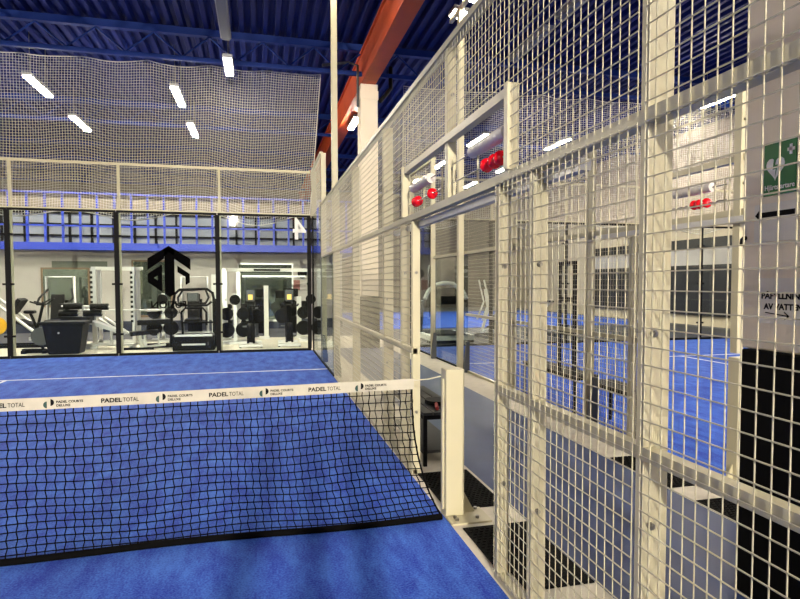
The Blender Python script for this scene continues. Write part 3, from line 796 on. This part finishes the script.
# cable tower and dumbbell rack
t = thing('cable_tower', (-2.05,13.0,0), 'silver cable machine tower behind the stair machine', 'gym machine')
B(-2.12,-1.98,12.95,13.1,0,1.9).build('column', SILVER, t); B(-2.4,-2.25,13.3,13.45,0,1.75).build('column', WHITEG, t)
B(-2.45,-1.9,12.9,13.5,0,.06).build('foot', SILVER, t); MB().box(-2.38,-2.28,13.25,13.3,.2,1.1).build('weight_stack', BLACK, t)
t = thing('dumbbell_rack', (-1.75,14.2,0), 'rack of black dumbbells between the cable tower and exercise bike', 'rack')
B(-2.2,-1.2,14.2,14.5,.25,.3).box(-2.2,-1.2,14.3,14.6,.7,.75).box(-2.2,-2.12,14.2,14.6,0,.8).box(-1.28,-1.2,14.2,14.6,0,.8).build('frame', GREYST, t)
mb0 = MB().cyl((-2.0,14.22,.39),.085,.06,'y',12).cyl((-2.0,14.38,.39),.085,.06,'y',12).cyl((-2.0,14.3,.39),.018,.1,'y',8)
db = tag(mb0.build('dumbbell', BLACK), 'black dumbbell on the rack behind the glass', 'dumbbell', 'dumbbells on the rack behind the glass')
for i in range(1,4): dup(db, (.2*i,0,.0))
for i in range(4): dup(db, (.2*i,.1,.445))
# crossover
t = thing('cable_crossover', (-.9,13.2,0), 'wide silver cable crossover frame behind the exercise bikes', 'gym machine')
B(-2.0,.6,13.15,13.25,1.83,1.92).build('top_bar', WHITEG, t); B(-1.6,.1,13.4,13.46,1.68,1.73).build('lower_bar', SILVER, t)
for xx in (-.98,-.1): B(xx-.06,xx+.06,13.15,13.27,0,1.45 if xx < -.5 else 1.15).build('column', WHITEG, t)
for xx in (-1.7,.45): B(xx-.05,xx+.05,13.15,13.27,0,1.85).build('column', SILVER, t)
MB().rbox(-1.3,-.6,13.1,13.14,1.85,1.9,.01).build('grip_bar', BLACK, t)
B(-.2,.55,13.1,13.35,0,.07).build('foot', WHITEG, t); B(-1.75,-.9,13.1,13.35,0,.07).build('foot', WHITEG, t)
for xx in (-1.25,-.55): MB().cyl((xx,13.6,.6),.2,.14,'y',20).build('weight_plate', BLACK, t)
for a,z in ((-1.0,.95),(-.6,1.2),(-1.4,1.15),(.1,.9)): MB().rbox(a-.12,a+.12,13.5,13.7,z-.1,z+.12,.03).build('weight_stack', BLACK, t)
# dark cardio machines further back
for (x_, lab) in ((-1.15,'left'),(-.25,'right')):
    t = thing('rowing_machine', (x_+.05,15.2,0), 'dark cardio machine in the back of the gym behind the %s exercise bike' % lab, 'gym machine')
    MB().cyl((x_,15.2,.75),.28,.12,'y',20).build('fan', BLACK, t); B(x_-.05,x_+.2,15.0,15.5,.0,.5).build('base', BLACK, t)
    MB().rbox(x_-.1,x_+.25,15.1,15.25,1.1,1.35,.03).build('console', BLACK, t); MB().tube([(x_,15.2,.3),(x_+.1,15.2,1.15)],.035,8).build('stem', GREYST, t)
def press(x, y, label, h=1.7):
    t = thing('chest_press', (x,y,0), label, 'gym machine')
    mb = B(x-.5,x+.5,y+.5,y+.58,0,.08).box(x-.5,x-.42,y-.5,y+.5,0,.08).box(x+.42,x+.5,y-.5,y+.5,0,.08)
    T(mb,[(x-.35,y+.54,.05),(x-.35,y+.5,h),(x+.35,y+.5,h),(x+.35,y+.54,.05)],.04); mb.build('frame', SILVER, t)
    B(x-.2,x+.2,y+.42,y+.58,.1,1.05).build('weight_stack', BLACK, t)
    MB().obb((x,y+.15,.5),(x,y+.3,1.2),.32,.1,(0,1,0)).build('back_pad', VINYL, t); MB().rbox(x-.2,x+.2,y-.3,y+.15,.42,.52,.03).build('seat', VINYL, t)
    for s_ in (-1,1):
        MB().tube([(x+s_*.3,y+.45,1.35),(x+s_*.42,y+.1,1.1),(x+s_*.36,y-.25,.95),(x+s_*.2,y-.28,.95)],.03,8).build('press_arm', BLACK, t)
    return t
pr = press(-3.0, 14.6, 'chest press machine in the back of the gym behind the arrow logo')
dup(pr, (-3.6,.2,0), 'chest press machine in the back of the gym left of the squat rack')
def plate_tree(x, y, label):
    t = thing('plate_tree', (x,y,0), label, 'rack')
    B(x-.3,x+.3,y-.25,y+.25,0,.06).box(x-.04,x+.04,y-.04,y+.04,.06,1.25).build('stand', SILVER, t)
    for q, z in enumerate((.35,.35,.75,.75,1.1)):
        MB().cyl((x+(-.2 if q%2 else .2) if q < 4 else x, y-.08-.05*(q%2), z),.19-.03*(q//2),.07,'y',20).build('weight_plate', BLACK, t)
plate_tree(-3.6, 13.2, 'rack of black weight plates right of the squat rack')
plate_tree(-1.75, 12.1, 'rack of black weight plates left of the exercise bikes')
plate_tree(.15, 12.4, 'rack of black weight plates at the right end of the gym')
# spinning bikes
def spin(x, y, label):
    t = thing('spinning_bike', (x,y,0), label, 'exercise bike', 'spinning bikes behind the glass')
    mb = B(x-.27,x+.27,y-.42,y-.34,.02,.08).box(x-.25,x+.25,y+.45,y+.52,.02,.08).box(x-.04,x+.04,y-.38,y+.48,.06,.12); mb.build('base', SILVER, t)
    for sx in (-.24,.24): MB().cyl((x+sx,y-.38,.035),.035,.05,'x',10).build('wheel', BLACK, t)
    MB().cyl((x,y-.22,.34),.23,.13,'x',24).torus((x,y-.22,.34),.22,.03,'x').build('flywheel', BLACK, t)
    mb = MB(); T(mb,[(x-.06,y-.3,.1),(x-.06,y-.2,.62)],.035); T(mb,[(x+.06,y-.3,.1),(x+.06,y-.2,.62)],.035); T(mb,[(x,y-.2,.55),(x,y-.25,1.0)],.06); T(mb,[(x,y+.35,.1),(x,y+.2,.55),(x,y+.25,.95)],.04); T(mb,[(x,y-.2,.55),(x,y+.2,.5)],.05); mb.build('frame', BLACK, t)
    mb = MB(); T(mb,[(x-.2,y-.5,1.02),(x-.2,y-.28,.98),(x+.2,y-.28,.98),(x+.2,y-.5,1.02)],.02); T(mb,[(x-.1,y-.5,1.08),(x-.09,y-.28,.98)],.018); T(mb,[(x+.1,y-.5,1.08),(x+.09,y-.28,.98)],.018); mb.build('handlebar', BLACK, t)
    c_ = MB().rbox(x-.1,x+.1,y-.40,y-.36,1.1,1.36,.012).build('console', GREYST, t)
    B(x-.05,x+.05,y-.404,y-.401,1.13,1.25).build('screen', SCREEN, c_); 
    MB().prism([(x-.08,y+.15,1.0),(x+.08,y+.15,1.0),(x+.12,y+.4,1.0),(x-.12,y+.4,1.0)],(0,0,.06)).build('saddle', VINYL, t)
    for sx in (-1,1):
        MB().tube([(x+sx*.07,y+.02,.36),(x+sx*.09,y+.02+sx*.1,.36-sx*.13)],.014,6).box(x+sx*.09,x+sx*.19,y-.03+sx*.1,y+.07+sx*.1,.35-sx*.13-.015,.35-sx*.13+.015).build('pedal', GREYST, t)
    return t
s1 = spin(-1.36, 11.3, 'spinning bike with lit yellow screen behind the glass, left one')
dup(s1, (.89,0,0), 'spinning bike with lit yellow screen behind the glass, right one by the corner')
# treadmill behind the far court
t = thing('treadmill', (3.6,11.2,0), 'white arched treadmill behind the far court glass', 'treadmill')
B(2.95,4.15,10.75,12.4,.06,.2).build('deck', WHITEG, t, .02); B(3.1,4.0,10.7,12.3,.2,.215).build('belt', RUBBER, t)
MB().box(2.95,3.05,10.8,11.0,0,.06).box(4.05,4.15,10.8,11.0,0,.06).box(2.95,3.05,12.2,12.4,0,.06).box(4.05,4.15,12.2,12.4,0,.06).build('foot', BLACK, t)
for xx in (3.02,4.08): MB().tube([(xx,11.9,.2),(xx+.0,11.7,1.05)],.05,8).build('upright', GREYST, t)
pts = [(2.98,11.3,1.1),(3.1,11.4,1.3),(3.3,11.5,1.46),(3.55,11.55,1.52),(3.8,11.5,1.5),(4.05,11.4,1.3),(4.12,11.3,1.1)]
MB().tube(pts,.055,10).build('arch', WHITEG, t)
MB().rbox(3.2,3.9,11.45,11.6,.95,1.4,.05).build('console', BLACK, t)
# cross trainer further right
t = thing('cross_trainer', (5.0,12.0,0), 'grey cross trainer behind the far court beside the treadmill', 'gym machine')
B(4.7,5.5,11.9,12.1,0,.14).box(4.75,4.85,11.6,12.4,0,.08).box(5.35,5.45,11.6,12.4,0,.08).build('base', GREYST, t)
mb = MB(); T(mb,[(4.8,12,.1),(5.0,12,.8),(4.9,12,1.4)],.04); T(mb,[(4.75,11.8,.5),(4.95,11.8,1.0),(4.8,11.8,1.6)],.025); T(mb,[(4.75,12.2,.5),(4.95,12.2,1.0),(4.8,12.2,1.6)],.025); T(mb,[(4.8,12,.15),(5.4,12,.4)],.03); mb.build('frame', WHITEG, t)
MB().cyl((5.35,12,.42),.26,.12,'y',20).build('flywheel', BLACK, t); MB().rbox(4.82,5.02,11.9,12.1,1.35,1.5,.02).build('console', BLACK, t)
t = thing('exercise_bike', (6.6,12.0,0), 'white exercise bike behind the far court seen through the fence', 'exercise bike')
B(6.2,7.0,11.95,12.05,0,.1).box(6.2,6.3,11.75,12.25,0,.08).box(6.9,7.0,11.75,12.25,0,.08).build('base', GREYST, t)
mb = MB(); T(mb,[(6.3,12,.1),(6.5,12,.6),(6.35,12,1.15)],.045); T(mb,[(6.5,12,.55),(6.85,12,.95)],.045); mb.build('frame', WHITEG, t)
MB().cyl((6.5,12,.42),.25,.14,'y',20).build('flywheel_cover', WHITEG, t); MB().rbox(6.7,6.98,11.9,12.1,.95,1.02,.03).build('saddle', VINYL, t); MB().rbox(6.25,6.45,11.85,12.15,1.15,1.35,.03).build('console', BLACK, t)

# ------------------------------------------------------------------ world and colour management
w = bpy.data.worlds.new('hall_air'); bpy.context.scene.world = w; w.use_nodes = True
w.node_tree.nodes['Background'].inputs[0].default_value = (.5,.55,.62,1); w.node_tree.nodes['Background'].inputs[1].default_value = .05
sc = bpy.context.scene
sc.view_settings.view_transform = 'Standard'; sc.view_settings.look = 'None'; sc.view_settings.exposure = .36; sc.view_settings.gamma = 1
sc.view_settings.use_curve_mapping = False
sc.cycles.max_bounces = 8; sc.cycles.transparent_max_bounces = 24; sc.cycles.caustics_reflective = False; sc.cycles.caustics_refractive = False
